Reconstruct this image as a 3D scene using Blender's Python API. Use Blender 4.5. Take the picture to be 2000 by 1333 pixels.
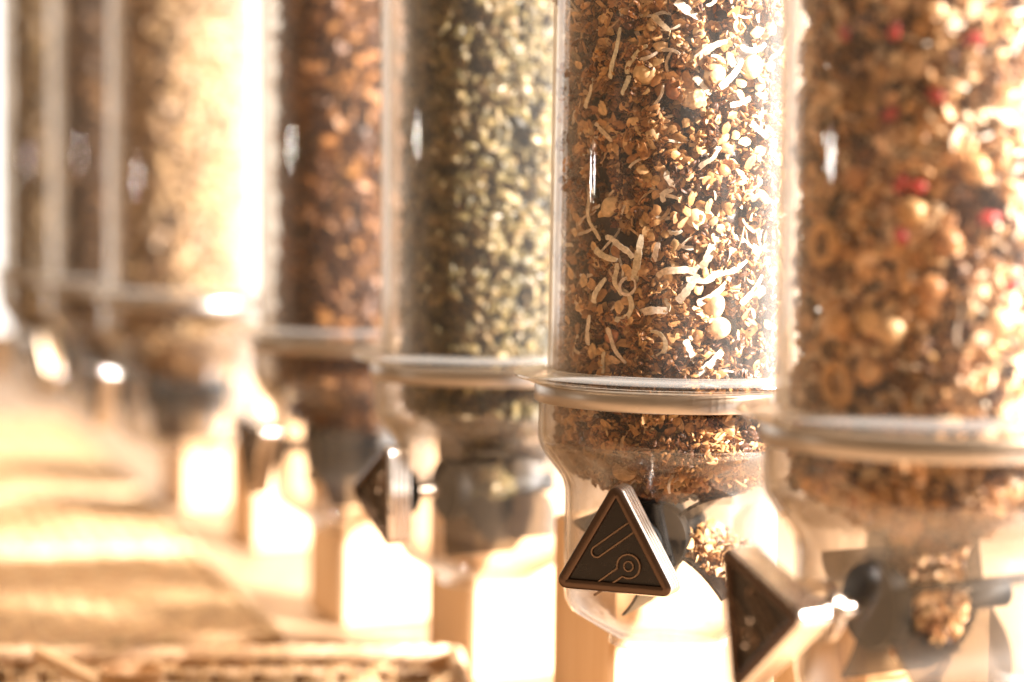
import bpy, math, random
import numpy as np
from mathutils import Matrix, Vector

random.seed(7)
rng = np.random.default_rng(11)
for o in list(bpy.data.objects):
    bpy.data.objects.remove(o, do_unlink=True)
scene = bpy.context.scene
COL = scene.collection
U = 0.0003                      # one design unit: 0.3 mm
R = math.radians

# ------------------------------------------------------------------ camera
cam_d = bpy.data.cameras.new('camera')
cam = bpy.data.objects.new('camera', cam_d)
COL.objects.link(cam)
CAM_Z = 0.3585
cam.location = (0, 0, CAM_Z)
cam.rotation_euler = (Matrix.Rotation(R(90 - 3.93), 4, 'X') @ Matrix.Rotation(R(0.7), 4, 'Z')).to_euler()
cam_d.sensor_width = 36
cam_d.lens = 75.6
cam_d.clip_start = 0.01
cam_d.clip_end = 100
cam_d.dof.use_dof = True
cam_d.dof.focus_distance = 1.195
cam_d.dof.aperture_fstop = 2.5
scene.camera = cam
scene.render.resolution_x = 1024
scene.render.resolution_y = 682

# ------------------------------------------------------------------ world, lamps, exposure
world = bpy.data.worlds.new('World')
scene.world = world
world.use_nodes = True
bg = world.node_tree.nodes['Background']
bg.inputs[0].default_value = (1.0, 0.66, 0.38, 1)
bg.inputs[1].default_value = 0.25

def lamp(name, loc, target, size, size_y, power, color):
    l = bpy.data.lights.new(name, 'AREA')
    l.shape = 'RECTANGLE'
    l.size = size
    l.size_y = size_y
    l.energy = power
    l.color = color
    o = bpy.data.objects.new(name, l)
    COL.objects.link(o)
    o.location = loc
    o.rotation_euler = (Vector(target) - Vector(loc)).to_track_quat('-Z', 'Y').to_euler()
    return o

# low sun coming in from the right, over the window behind the row
lamp('daylight_lamp', (2.95, 0.25, 1.68), (0.0, 1.5, 0.2), 0.35, 0.35, 930, (1.0, 0.975, 0.96))
# warm overhead fill light, added to brighten the woven mats and table top
lamp('overhead_fill', (-1.0, 2.0, 2.6), (-0.6, 2.0, 0.0), 1.0, 1.0, 62, (1.0, 0.80, 0.58))
# the small hanging lamp whose reflection stands on the left flank of each tube
lamp('hanging_lamp', (-2.6, 1.15, 0.42), (0.0, 1.3, 0.35), 0.05, 0.045, 0.9, (1.0, 0.93, 0.82))

vs = scene.view_settings
vs.view_transform = 'Standard'
vs.look = 'None'
vs.gamma = 1
vs.use_curve_mapping = False
vs.exposure = 0.82
scene.render.engine = 'CYCLES'
cy = scene.cycles
cy.max_bounces = 5
cy.diffuse_bounces = 3
cy.glossy_bounces = 3
cy.transmission_bounces = 6
cy.transparent_max_bounces = 24
cy.use_adaptive_sampling = True
cy.adaptive_threshold = 0.02
cy.caustics_reflective = False
cy.caustics_refractive = False

# ------------------------------------------------------------------ materials
def new_mat(name):
    m = bpy.data.materials.new(name)
    m.use_nodes = True
    nt = m.node_tree
    for n in list(nt.nodes):
        nt.nodes.remove(n)
    out = nt.nodes.new('ShaderNodeOutputMaterial')
    return m, nt, out

def principled(nt, **kw):
    b = nt.nodes.new('ShaderNodeBsdfPrincipled')
    for k, v in kw.items():
        b.inputs[k.replace('_', ' ')].default_value = v
    return b

def acrylic(name, tint, haze, rough=0.03, ior=1.46, scratch=1.0, edge=0.7, fine=True, power=2.6, absorb=8):
    """Thin clear plastic wall: see-through, Fresnel gloss, and a film of dust and fine scratches."""
    m, nt, out = new_mat(name)
    N, L = nt.nodes.new, nt.links.new
    tr = N('ShaderNodeBsdfTransparent'); tr.inputs[0].default_value = (*tint, 1)
    gl = N('ShaderNodeBsdfGlossy'); gl.inputs['Roughness'].default_value = rough
    lw = N('ShaderNodeLayerWeight'); lw.inputs[0].default_value = 0.5
    pw = N('ShaderNodeMath'); pw.operation = 'POWER'; pw.inputs[1].default_value = 3.6
    L(lw.outputs['Facing'], pw.inputs[0])
    f0 = ((ior - 1) / (ior + 1)) ** 2
    fr = N('ShaderNodeMath'); fr.operation = 'MULTIPLY_ADD'; fr.inputs[1].default_value = 0.85 - f0; fr.inputs[2].default_value = f0
    L(pw.outputs[0], fr.inputs[0])
    mx = N('ShaderNodeMixShader')
    L(fr.outputs[0], mx.inputs[0]); L(tr.outputs[0], mx.inputs[1]); L(gl.outputs[0], mx.inputs[2])
    df = N('ShaderNodeBsdfDiffuse'); df.inputs[0].default_value = (0.9, 0.86, 0.8, 1)
    tl = N('ShaderNodeBsdfTranslucent'); tl.inputs[0].default_value = (0.9, 0.86, 0.8, 1)
    ds = N('ShaderNodeMixShader'); ds.inputs[0].default_value = 0.5
    L(df.outputs[0], ds.inputs[1]); L(tl.outputs[0], ds.inputs[2])
    tc = N('ShaderNodeTexCoord')
    mp = N('ShaderNodeMapping'); mp.inputs['Scale'].default_value = (1, 1, 0.12)
    L(tc.outputs['Object'], mp.inputs[0])
    ns = N('ShaderNodeTexNoise'); ns.inputs['Scale'].default_value = 260; ns.inputs['Detail'].default_value = 2
    L(mp.outputs[0], ns.inputs['Vector'])
    n2 = N('ShaderNodeTexNoise'); n2.inputs['Scale'].default_value = 28; n2.inputs['Detail'].default_value = 1
    L(tc.outputs['Object'], n2.inputs['Vector'])
    # dust specks
    vo = N('ShaderNodeTexVoronoi'); vo.inputs['Scale'].default_value = 330
    L(tc.outputs['Object'], vo.inputs['Vector'])
    lt = N('ShaderNodeMath'); lt.operation = 'LESS_THAN'; lt.inputs[1].default_value = 0.085
    L(vo.outputs['Distance'], lt.inputs[0])
    gt = N('ShaderNodeMath'); gt.operation = 'GREATER_THAN'; gt.inputs[1].default_value = 0.5
    L(n2.outputs['Fac'], gt.inputs[0])
    sp = N('ShaderNodeMath'); sp.operation = 'MULTIPLY'
    L(lt.outputs[0], sp.inputs[0]); L(gt.outputs[0], sp.inputs[1])
    m1 = N('ShaderNodeMath'); m1.operation = 'MULTIPLY'
    L(ns.outputs['Fac'], m1.inputs[0]); L(n2.outputs['Fac'], m1.inputs[1])
    m2 = N('ShaderNodeMath'); m2.operation = 'MULTIPLY'; m2.inputs[1].default_value = haze * 4 * scratch
    L(m1.outputs[0], m2.inputs[0])
    s2 = N('ShaderNodeMath'); s2.operation = 'MULTIPLY_ADD'; s2.inputs[1].default_value = 0.22 * scratch
    L(sp.outputs[0], s2.inputs[0]); L(m2.outputs[0], s2.inputs[2])
    # towards the rim of a round wall one looks through more of the dusty plastic
    p3 = N('ShaderNodeMath'); p3.operation = 'POWER'; p3.inputs[1].default_value = power
    L(lw.outputs['Facing'], p3.inputs[0])
    s3 = N('ShaderNodeMath'); s3.operation = 'MULTIPLY_ADD'; s3.inputs[1].default_value = edge; s3.use_clamp = True
    L(p3.outputs[0], s3.inputs[0])
    if fine: L(s2.outputs[0], s3.inputs[2])
    else: s3.inputs[2].default_value = haze
    tm = N('ShaderNodeMix'); tm.data_type = 'RGBA'
    tm.inputs[6].default_value = (*tint, 1); tm.inputs[7].default_value = (*[c ** absorb for c in tint], 1)
    L(p3.outputs[0], tm.inputs[0]); L(tm.outputs[2], tr.inputs[0])
    fin = N('ShaderNodeMixShader')
    L(s3.outputs[0], fin.inputs[0]); L(mx.outputs[0], fin.inputs[1]); L(ds.outputs[0], fin.inputs[2])
    L(fin.outputs[0], out.inputs[0])
    return m

def grain_mat(name, rough=0.5, bump=0.25, scale=420, sss=0.0):
    """Food: colour per piece from the mesh, speckle and fine relief from noise."""
    m, nt, out = new_mat(name)
    N, L = nt.nodes.new, nt.links.new
    at = N('ShaderNodeAttribute'); at.attribute_name = 'Col'
    tc = N('ShaderNodeTexCoord')
    ns = N('ShaderNodeTexNoise'); ns.inputs['Scale'].default_value = scale; ns.inputs['Detail'].default_value = 4
    L(tc.outputs['Object'], ns.inputs['Vector'])
    rp = N('ShaderNodeMapRange'); rp.inputs['From Min'].default_value = 0.3; rp.inputs['From Max'].default_value = 0.7
    rp.inputs['To Min'].default_value = 0.62; rp.inputs['To Max'].default_value = 1.18
    L(ns.outputs['Fac'], rp.inputs['Value'])
    mul = N('ShaderNodeVectorMath'); mul.operation = 'SCALE'
    L(at.outputs['Color'], mul.inputs[0]); L(rp.outputs[0], mul.inputs['Scale'])
    b = principled(nt, Roughness=rough)
    b.inputs['Specular IOR Level'].default_value = 0.35
    if sss:
        b.inputs['Subsurface Weight'].default_value = sss
        b.inputs['Subsurface Radius'].default_value = (0.003, 0.0018, 0.001)
        b.inputs['Subsurface Scale'].default_value = 1.0
    L(mul.outputs[0], b.inputs['Base Color'])
    bp = N('ShaderNodeBump'); bp.inputs['Strength'].default_value = bump; bp.inputs['Distance'].default_value = 0.001
    L(ns.outputs['Fac'], bp.inputs['Height']); L(bp.outputs[0], b.inputs['Normal'])
    L(b.outputs[0], out.inputs[0])
    return m

def metal_mat(name, col, rough, stretch=(1, 1, 30), scale=60, var=0.12, metallic=1.0):
    m, nt, out = new_mat(name)
    N, L = nt.nodes.new, nt.links.new
    tc = N('ShaderNodeTexCoord')
    mp = N('ShaderNodeMapping'); mp.inputs['Scale'].default_value = stretch
    L(tc.outputs['Object'], mp.inputs[0])
    ns = N('ShaderNodeTexNoise'); ns.inputs['Scale'].default_value = scale; ns.inputs['Detail'].default_value = 6
    L(mp.outputs[0], ns.inputs['Vector'])
    rp = N('ShaderNodeMapRange'); rp.inputs['To Min'].default_value = max(0.02, rough - var); rp.inputs['To Max'].default_value = rough + var
    L(ns.outputs['Fac'], rp.inputs['Value'])
    b = principled(nt, Metallic=metallic)
    b.inputs['Base Color'].default_value = (*col, 1)
    L(rp.outputs[0], b.inputs['Roughness'])
    bp = N('ShaderNodeBump'); bp.inputs['Strength'].default_value = 0.12; bp.inputs['Distance'].default_value = 0.0005
    L(ns.outputs['Fac'], bp.inputs['Height']); L(bp.outputs[0], b.inputs['Normal'])
    L(b.outputs[0], out.inputs[0])
    return m

def wood_mat(name, c1, c2, axis=2, scale=14, rough=0.55):
    m, nt, out = new_mat(name)
    N, L = nt.nodes.new, nt.links.new
    tc = N('ShaderNodeTexCoord')
    mp = N('ShaderNodeMapping')
    sc = [1, 1, 1]; sc[axis] = 0.06
    mp.inputs['Scale'].default_value = sc
    L(tc.outputs['Object'], mp.inputs[0])
    ns = N('ShaderNodeTexNoise'); ns.inputs['Scale'].default_value = scale * 6; ns.inputs['Detail'].default_value = 6; ns.inputs['Distortion'].default_value = 1.2
    L(mp.outputs[0], ns.inputs['Vector'])
    cr = N('ShaderNodeValToRGB')
    cr.color_ramp.elements[0].position = 0.3; cr.color_ramp.elements[0].color = (*c1, 1)
    cr.color_ramp.elements[1].position = 0.72; cr.color_ramp.elements[1].color = (*c2, 1)
    L(ns.outputs['Fac'], cr.inputs[0])
    b = principled(nt, Roughness=rough)
    L(cr.outputs[0], b.inputs['Base Color'])
    bp = N('ShaderNodeBump'); bp.inputs['Strength'].default_value = 0.2; bp.inputs['Distance'].default_value = 0.001
    L(ns.outputs['Fac'], bp.inputs['Height']); L(bp.outputs[0], b.inputs['Normal'])
    L(b.outputs[0], out.inputs[0])
    return m

M_TUBE = acrylic('clear_acrylic_tube', (0.985, 0.972, 0.955), 0.020, edge=0.55)
M_TUBE_FAR = acrylic('clear_acrylic_tube_far', (0.985, 0.972, 0.955), 0.016, fine=False, edge=0.7, power=2.6)
M_HOPPER_FAR = acrylic('clear_acrylic_hopper_far', (0.955, 0.94, 0.92), 0.006, rough=0.05, fine=False, edge=0.35, power=2.2, absorb=14)
M_HOPPER = acrylic('clear_acrylic_hopper', (0.955, 0.94, 0.92), 0.006, rough=0.04, edge=0.30, power=2.2, absorb=16)
M_FLANGE = acrylic('clear_acrylic_flange', (0.78, 0.72, 0.65), 0.014, rough=0.08, ior=1.6, edge=0.4, absorb=2.5)
M_BAND = metal_mat('brushed_steel', (0.36, 0.315, 0.275), 0.34, (1, 1, 0.04), 380)
M_CHROME = metal_mat('polished_knob_metal', (0.74, 0.68, 0.62), 0.19, (1, 1, 1), 90, 0.06)
M_KNOB = metal_mat('dark_bronze_knob', (0.075, 0.045, 0.03), 0.22, (1, 1, 1), 120, 0.1, 0.75)
M_EMBLEM = metal_mat('worn_emblem_bronze', (0.17, 0.115, 0.08), 0.25, (1, 1, 1), 200, 0.12, 0.8)
M_PANEL = metal_mat('dark_knob_recess', (0.010, 0.006, 0.004), 0.30, (1, 1, 1), 160, 0.18, 0.0)
M_RUBBER = metal_mat('black_rubber', (0.003, 0.0025, 0.002), 0.6, (1, 1, 1), 60, 0.1, 0.0)
M_RUBBER.node_tree.nodes['Principled BSDF'].inputs['Specular IOR Level'].default_value = 0.12
M_PANEL.node_tree.nodes['Principled BSDF'].inputs['Specular IOR Level'].default_value = 0.3
M_AXLE = metal_mat('axle_steel', (0.55, 0.50, 0.46), 0.2)
M_GRAIN = grain_mat('food_grain')
M_NUT = grain_mat('smooth_nut', 0.36, 0.08, 260)
M_COCO = grain_mat('coconut', 0.5, 0.15, 500)
M_WICKER = grain_mat('wicker', 0.6, 0.3, 160)
M_POST = wood_mat('pale_post_wood', (0.60, 0.37, 0.19), (0.72, 0.49, 0.29))
M_TABLE = wood_mat('table_wood', (0.28, 0.17, 0.09), (0.38, 0.245, 0.14), 1, 8)

# ------------------------------------------------------------------ mesh helpers
def link(name, me, mat=None, parent=None, smooth=30):
    o = bpy.data.objects.new(name, me)
    COL.objects.link(o)
    if mat is not None and not me.materials:
        me.materials.append(mat)
    if smooth is not None:
        me.shade_smooth()
        if smooth < 180:
            me.set_sharp_from_angle(angle=R(smooth))
    if parent is not None:
        o.parent = parent
    return o

def mesh(name, v, f):
    me = bpy.data.meshes.new(name)
    me.from_pydata([tuple(p) for p in v], [], [tuple(q) for q in f])
    me.update()
    return me

def tag(o, label=None, cat=None, group=None, kind=None):
    if label: o['label'] = label
    if cat: o['category'] = cat
    if group: o['group'] = group
    if kind: o['kind'] = kind
    return o

def empty(name, loc=(0, 0, 0), rz=0):
    o = bpy.data.objects.new(name, None)
    o.empty_display_size = 0.02
    COL.objects.link(o)
    o.location = loc
    o.rotation_euler = (0, 0, rz)
    return o

def lathe(profile, segs=128, closed=True):
    n = len(profile)
    v, f = [], []
    for i in range(segs):
        a = 2 * math.pi * i / segs
        for r, z in profile:
            v.append((r * math.cos(a), r * math.sin(a), z))
    for i in range(segs):
        j = (i + 1) % segs
        for k in range(n if closed else n - 1):
            l = (k + 1) % n
            f.append((i * n + k, j * n + k, j * n + l, i * n + l))
    return v, f

def merge(parts):
    V, F = [], []
    for v, f in parts:
        b = len(V)
        V += list(v)
        F += [tuple(b + i for i in q) for q in f]
    return V, F

def xf(part, M):
    v, f = part
    return [tuple(M @ Vector(p)) for p in v], f

def box(x0, x1, y0, y1, z0, z1):
    v = [(x, y, z) for x in (x0, x1) for y in (y0, y1) for z in (z0, z1)]
    f = [(0, 1, 3, 2), (4, 6, 7, 5), (0, 4, 5, 1), (2, 3, 7, 6), (0, 2, 6, 4), (1, 5, 7, 3)]
    return v, f

def bevbox(w, d, h, b):
    """Box with chamfered vertical and top/bottom edges, standing on z = 0."""
    def ring(i, z):
        x, y = w / 2 - i, d / 2 - i
        return [(-x + b, -y, z), (x - b, -y, z), (x, -y + b, z), (x, y - b, z), (x - b, y, z), (-x + b, y, z), (-x, y - b, z), (-x, -y + b, z)]
    v = ring(b, 0) + ring(0, b) + ring(0, h - b) + ring(b, h)
    f = [tuple(reversed(range(8))), tuple(range(24, 32))]
    for k in range(3):
        for i in range(8):
            j = (i + 1) % 8
            f.append((k * 8 + i, k * 8 + j, k * 8 + 8 + j, k * 8 + 8 + i))
    return v, f

def tube(pts, rad, segs=8, cap=True):
    P = [Vector(p) for p in pts]
    n = len(P)
    rads = rad if isinstance(rad, (list, tuple)) else [rad] * n
    v, f = [], []
    t0 = (P[1] - P[0]).normalized()
    up = Vector((0, 0, 1)) if abs(t0.z) < 0.9 else Vector((1, 0, 0))
    nrm = t0.cross(up).normalized()
    for i in range(n):
        t = (P[min(i + 1, n - 1)] - P[max(i - 1, 0)]).normalized()
        nrm = (nrm - t * nrm.dot(t)).normalized()
        bn = t.cross(nrm)
        for k in range(segs):
            a = 2 * math.pi * k / segs
            v.append(tuple(P[i] + (nrm * math.cos(a) + bn * math.sin(a)) * rads[i]))
    for i in range(n - 1):
        for k in range(segs):
            l = (k + 1) % segs
            f.append((i * segs + k, i * segs + l, (i + 1) * segs + l, (i + 1) * segs + k))
    if cap:
        f.append(tuple(reversed(range(segs))))
        f.append(tuple(range((n - 1) * segs, n * segs)))
    return v, f

# value noise on a lattice, vectorised
_lat = rng.random((32, 32, 32))
def vnoise(p):
    p = np.asarray(p)
    i = np.floor(p).astype(int); t = p - i; t = t * t * (3 - 2 * t)
    r = 0
    for dx in (0, 1):
        for dy in (0, 1):
            for dz in (0, 1):
                w = (t[:, 0] if dx else 1 - t[:, 0]) * (t[:, 1] if dy else 1 - t[:, 1]) * (t[:, 2] if dz else 1 - t[:, 2])
                r = r + w * _lat[(i[:, 0] + dx) % 32, (i[:, 1] + dy) % 32, (i[:, 2] + dz) % 32]
    return r

# ------------------------------------------------------------------ piece prototypes (unit: metres)
def ico(sub=1):
    t = (1 + 5 ** .5) / 2
    v = [Vector(p).normalized() for p in [(-1, t, 0), (1, t, 0), (-1, -t, 0), (1, -t, 0), (0, -1, t), (0, 1, t), (0, -1, -t), (0, 1, -t), (t, 0, -1), (t, 0, 1), (-t, 0, -1), (-t, 0, 1)]]
    f = [(0, 11, 5), (0, 5, 1), (0, 1, 7), (0, 7, 10), (0, 10, 11), (1, 5, 9), (5, 11, 4), (11, 10, 2), (10, 7, 6), (7, 1, 8), (3, 9, 4), (3, 4, 2), (3, 2, 6), (3, 6, 8), (3, 8, 9), (4, 9, 5), (2, 4, 11), (6, 2, 10), (8, 6, 7), (9, 8, 1)]
    for _ in range(sub):
        c, nf = {}, []
        def mid(a, b):
            k = (min(a, b), max(a, b))
            if k not in c:
                c[k] = len(v); v.append(((v[a] + v[b]) / 2).normalized())
            return c[k]
        for a, b, d in f:
            x, y, z = mid(a, b), mid(b, d), mid(d, a)
            nf += [(a, x, z), (b, y, x), (d, z, y), (x, y, z)]
        f = nf
    return np.array([tuple(p) for p in v]), f

ICO0, ICO1, ICO2, ICO3 = ico(0), ico(1), ico(2), ico(3)

def lump(base, size, jitter, freq=1.6):
    v, f = base
    off = rng.random(3) * 20
    n = vnoise(v * freq + off + 8) - 0.5
    v = v * (1 + jitter * 2 * n)[:, None] * np.array(size) * 0.5
    return v, f

def flake(l, w, t):
    """Rolled oat: an uneven cupped disc with a split edge."""
    n = 9
    ang = np.linspace(0, 2 * np.pi, n, endpoint=False)
    rr = 1 + (rng.random(n) - .5) * 0.36
    rr[rng.integers(n)] *= 0.72
    cup = (rng.random() - .3) * 0.5
    fold = (rng.random() - .5) * 0.8
    v = []
    for s, k in ((1, 0.62), (0.0, 1.0), (-1, 0.62)):
        for a, r in zip(ang, rr):
            x, y = math.cos(a) * r * k, math.sin(a) * r * k
            z = s * t * 0.5 + (cup * (x * x + y * y) + fold * x * abs(y)) * w * 0.4
            v.append((x * l / 2, y * w / 2, z))
    v.append((0, 0, t * 0.42)); v.append((0, 0, -t * 0.42))
    f = []
    for b in (0, n):
        for i in range(n):
            j = (i + 1) % n
            f.append((b + i, b + n + i, b + n + j, b + j))
    for i in range(n):
        j = (i + 1) % n
        f.append((i, j, 3 * n)); f.append((2 * n + j, 2 * n + i, 3 * n + 1))
    return np.array(v), f

def shred(l, w, t, curl, wave=0.0, twist=0.0, seg=12):
    """Coconut shred: a thin curled strip with ragged width."""
    v, f = [], []
    x = z = 0.0
    ds = l / seg
    pts = []
    for i in range(seg + 1):
        u = i / seg - .5
        a = curl * u + wave * math.sin(u * 9)
        pts.append((x, z, a))
        x += ds * math.cos(a); z += ds * math.sin(a)
    c = np.mean([(p[0], p[1]) for p in pts], axis=0)
    tp = 0.5 * rng.random(); wv = (rng.random() - .5) * 0.10 * l; wf = 3 + 4 * rng.random()
    for i, (px, pz, a) in enumerate(pts):
        u = i / seg
        ww = w * (0.80 + 0.34 * rng.random()) * (1 - tp * u) * (0.7 if i in (0, seg) else 1)
        tw = twist * (u - .5)
        nx, nz = -math.sin(a), math.cos(a)
        for sy, sn in ((-1, -1), (1, -1), (1, 1), (-1, 1)):
            dy = sy * ww / 2; dn = sn * t / 2
            dy, dn = dy * math.cos(tw) - dn * math.sin(tw), dy * math.sin(tw) + dn * math.cos(tw)
            # strip bends within the plane of its face
            v.append((px - c[0] + nx * dy, pz - c[1] + nz * dy, dn + 0.06 * l * math.cos(2.4 * (u - .5) * math.pi * .5) + wv * math.sin(wf * u)))
    for i in range(seg):
        for k in range(4):
            m = (k + 1) % 4
            f.append((i * 4 + k, i * 4 + m, i * 4 + 4 + m, i * 4 + 4 + k))
    f.append((3, 2, 1, 0)); f.append(tuple(seg * 4 + k for k in range(4)))
    return np.array(v), f

def almond(l, w, t):
    v, f = ICO2
    v = v.copy()
    x = v[:, 0]
    tap = np.where(x > 0, 1 - 0.55 * x ** 2, 1 - 0.12 * x ** 2)
    v[:, 1] *= tap; v[:, 2] *= tap
    return v * np.array([l, w, t]) / 2, f

def pumpkin_seed(l, w, t):
    v, f = ICO1
    v = v.copy()
    x = v[:, 0]
    tap = np.where(x > 0, 1 - 0.5 * x, 1 - 0.1 * x * x)
    v[:, 1] *= tap
    v = v * np.array([l, w, t]) / 2
    v[:, 2] += (rng.random() - .5) * 0.25 * t * (v[:, 0] / l) ** 2 * 8
    return v, f

def ring_piece(ro, ri, n=16, m=6):
    v, f = [], []
    for i in range(n):
        a = 2 * math.pi * i / n
        k = 1 + (rng.random() - .5) * .12
        for j in range(m):
            b = 2 * math.pi * j / m
            rr = ro + ri * math.cos(b)
            v.append((rr * k * math.cos(a), rr * k * math.sin(a) * .8, ri * math.sin(b)))
    for i in range(n):
        for j in range(m):
            i2, j2 = (i + 1) % n, (j + 1) % m
            f.append((i * m + j, i2 * m + j, i2 * m + j2, i * m + j2))
    return np.array(v), f

def cluster(size, k=9):
    """Baked granola clump: small grains stuck together."""
    P = []
    for _ in range(k):
        d = rng.normal(size=3); d /= np.linalg.norm(d)
        s = size * (0.28 + 0.3 * rng.random())
        v, f = lump(ICO0, (s * 1.35, s * .75, s * .45), 0.35)
        q = Matrix.Rotation(rng.random() * 6, 3, Vector(rng.normal(size=3)))
        v = v @ np.array(q).T + d * size * 0.32
        P.append((v, f))
    V, F, b = [], [], 0
    for v, f in P:
        V.append(v); F += [tuple(b + i for i in q) for q in f]; b += len(v)
    return np.concatenate(V), F

# ------------------------------------------------------------------ scattering
def frame(n, roll, tilt, rnd):
    """Rotation whose z is n tilted at random, turned by roll about it."""
    n = Vector(n).normalized()
    t = Vector((0, 0, 1)).cross(n)
    if t.length < 1e-4: t = Vector((1, 0, 0))
    t.normalize()
    b = n.cross(t)
    M = Matrix((t, b, n)).transposed()
    M = M @ Matrix.Rotation(roll, 3, 'Z')
    if tilt:
        M = M @ Matrix.Rotation((rnd.random() - .5) * 2 * tilt, 3, 'X') @ Matrix.Rotation((rnd.random() - .5) * 2 * tilt, 3, 'Y')
    return M

def color_mesh(me, cols_per_vertex):
    a = me.color_attributes.new('Col', 'FLOAT_COLOR', 'POINT')
    c = np.ones((len(me.vertices), 4), dtype=np.float32)
    c[:, :3] = cols_per_vertex
    a.data.foreach_set('color', c.ravel())

def var(col, amt=0.18):
    k = 1 + (rng.random() - .5) * 2 * amt
    h = (rng.random(3) - .5) * 0.06
    return np.clip(np.array(col) * k * (1 + h), 0, 0.95)

class Heap:
    """Collects many loose pieces into one mesh."""
    def __init__(self): self.v, self.f, self.c, self.n = [], [], [], 0
    def add(self, proto, M, loc, col):
        v, f = proto
        w = v @ np.array(M).T + np.array(loc)
        self.v.append(w)
        self.f += [tuple(self.n + i for i in q) for q in f]
        self.c.append(np.repeat(np.array(col)[None], len(w), 0))
        self.n += len(w)
    def build(self, name, mat, smooth=50):
        me = mesh(name, np.concatenate(self.v).tolist(), self.f)
        color_mesh(me, np.concatenate(self.c))
        return link(name, me, mat, None, smooth)

def proto_mesh(name, proto, col, mat, smooth=60):
    me = mesh(name, proto[0].tolist(), proto[1])
    col = np.array(col)
    color_mesh(me, np.repeat(col[None], len(me.vertices), 0))
    me.materials.append(mat)
    me.shade_smooth()
    if smooth < 180: me.set_sharp_from_angle(angle=R(smooth))
    return me

def put(name, me, M, loc, label, cat, group=None):
    o = bpy.data.objects.new(name, me)
    COL.objects.link(o)
    o.matrix_world = Matrix.Translation(loc) @ M.to_4x4()
    return tag(o, label, cat, group)

# ------------------------------------------------------------------ the setting
v, f = box(-3.2, 0.75, 0.3, 5.2, -0.05, 0.0)
table = link('table', mesh('table', v, f), M_TABLE)
tag(table, 'warm brown wooden table top under the baskets and posts', kind='structure')

# bright daylight behind the row: a frosted window standing parallel to it
RD = Vector((-0.441, 0.897, 0)).normalized()      # along the row, away from the camera
RN = Vector((0.897, 0.441, 0)).normalized()       # from the row towards the window
m, nt, out = new_mat('window_daylight')
em = nt.nodes.new('ShaderNodeEmission')
tc = nt.nodes.new('ShaderNodeTexCoord')
nz = nt.nodes.new('ShaderNodeTexNoise'); nz.inputs['Scale'].default_value = 2.2
cr = nt.nodes.new('ShaderNodeValToRGB')
cr.color_ramp.elements[0].position = 0.35; cr.color_ramp.elements[0].color = (0.93, 0.88, 0.80, 1)
cr.color_ramp.elements[1].position = 0.65; cr.color_ramp.elements[1].color = (1.0, 0.94, 0.88, 1)
nt.links.new(tc.outputs['Object'], nz.inputs['Vector']); nt.links.new(nz.outputs['Fac'], cr.inputs[0])
nt.links.new(cr.outputs[0], em.inputs[0])
em.inputs[1].default_value = 1.5
nt.links.new(em.outputs[0], out.inputs[0])
wc = Vector((0.0954, 1.26, 0)) + RN * 1.7
a, b = wc - RD * 1.2, wc + RD * 11.0
v = []
for p in (a, b):
    for q in (p, p + RN * 0.02):
        v += [(q.x, q.y, -0.3), (q.x, q.y, 1.35)]
f = [(0, 1, 3, 2), (4, 6, 7, 5), (0, 4, 5, 1), (2, 3, 7, 6), (0, 2, 6, 4), (1, 5, 7, 3)]
win = link('window', mesh('window', v, f), m)
tag(win, 'blown out bright window light behind the row', kind='structure')

fw = link('far_window', mesh('far_window', *box(-7.5, 1.2, 8.0, 8.03, -0.3, 2.4)), m)
tag(fw, 'bright window light at the far end of the row', kind='structure')

# ------------------------------------------------------------------ dispensers
FLANGE_Z = CAM_Z - 350 * U
def pz(prof): return [(r * U, z * U) for r, z in prof]

def smooth_profile(pts, n=6):
    """Catmull-Rom through (r, z)."""
    out = []
    for i in range(len(pts) - 1):
        p0, p1, p2, p3 = pts[max(i - 1, 0)], pts[i], pts[i + 1], pts[min(i + 2, len(pts) - 1)]
        for k in range(n):
            t = k / n
            out.append(tuple(0.5 * ((2 * p1[j]) + (-p0[j] + p2[j]) * t + (2 * p0[j] - 5 * p1[j] + 4 * p2[j] - p3[j]) * t * t + (-p0[j] + 3 * p1[j] - 3 * p2[j] + p3[j]) * t ** 3) for j in (0, 1)))
    out.append(pts[-1])
    return out

TUBE_TOP = 1260
ME = {}
v, f = lathe(pz([(248, 6), (248, TUBE_TOP), (238, TUBE_TOP), (238, 6)]), 160)
ME['tube'] = mesh('tube', v, f)
# flange: a lipped clear collar in two rings
v, f = lathe(pz([(249, 2), (249, 10), (254, 12), (260, 9), (284, 6), (306, 3), (313, 0), (314, -3), (311, -7), (300, -8), (286, -10), (283, -16), (268, -17), (249, -16)]), 160)
ME['flange'] = mesh('flange', v, f)
v, f = lathe(pz([(271, -18), (273, -21), (273, -50), (271, -53), (264, -53), (264, -18)]), 160)
ME['band'] = mesh('band', v, f)
outer = [(264, -54), (264, -90), (263.5, -122), (259, -142), (246, -164), (229, -186), (215, -208), (209, -232)]
outer = smooth_profile(outer, 4) + [(208.5, -300), (208, -380), (207.5, -425), (204, -446), (195, -463), (150, -492), (119, -512), (117, -518), (118, -523), (117, -530)]
inner = [(r - 8, z + (5 if z < -440 else 0)) for r, z in outer]
inner[-1] = (103, -530); inner[-2] = (102, -523); inner[-3] = (106, -512)
v, f = lathe(pz(outer + inner[::-1]), 160)
ME['hopper'] = mesh('hopper', v, f)
v, f = lathe(pz([(254, -128), (255, -133), (240, -146), (214, -176), (211, -173), (236, -142), (249, -127)]), 128)
ME['funnel'] = mesh('funnel', v, f)

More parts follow.
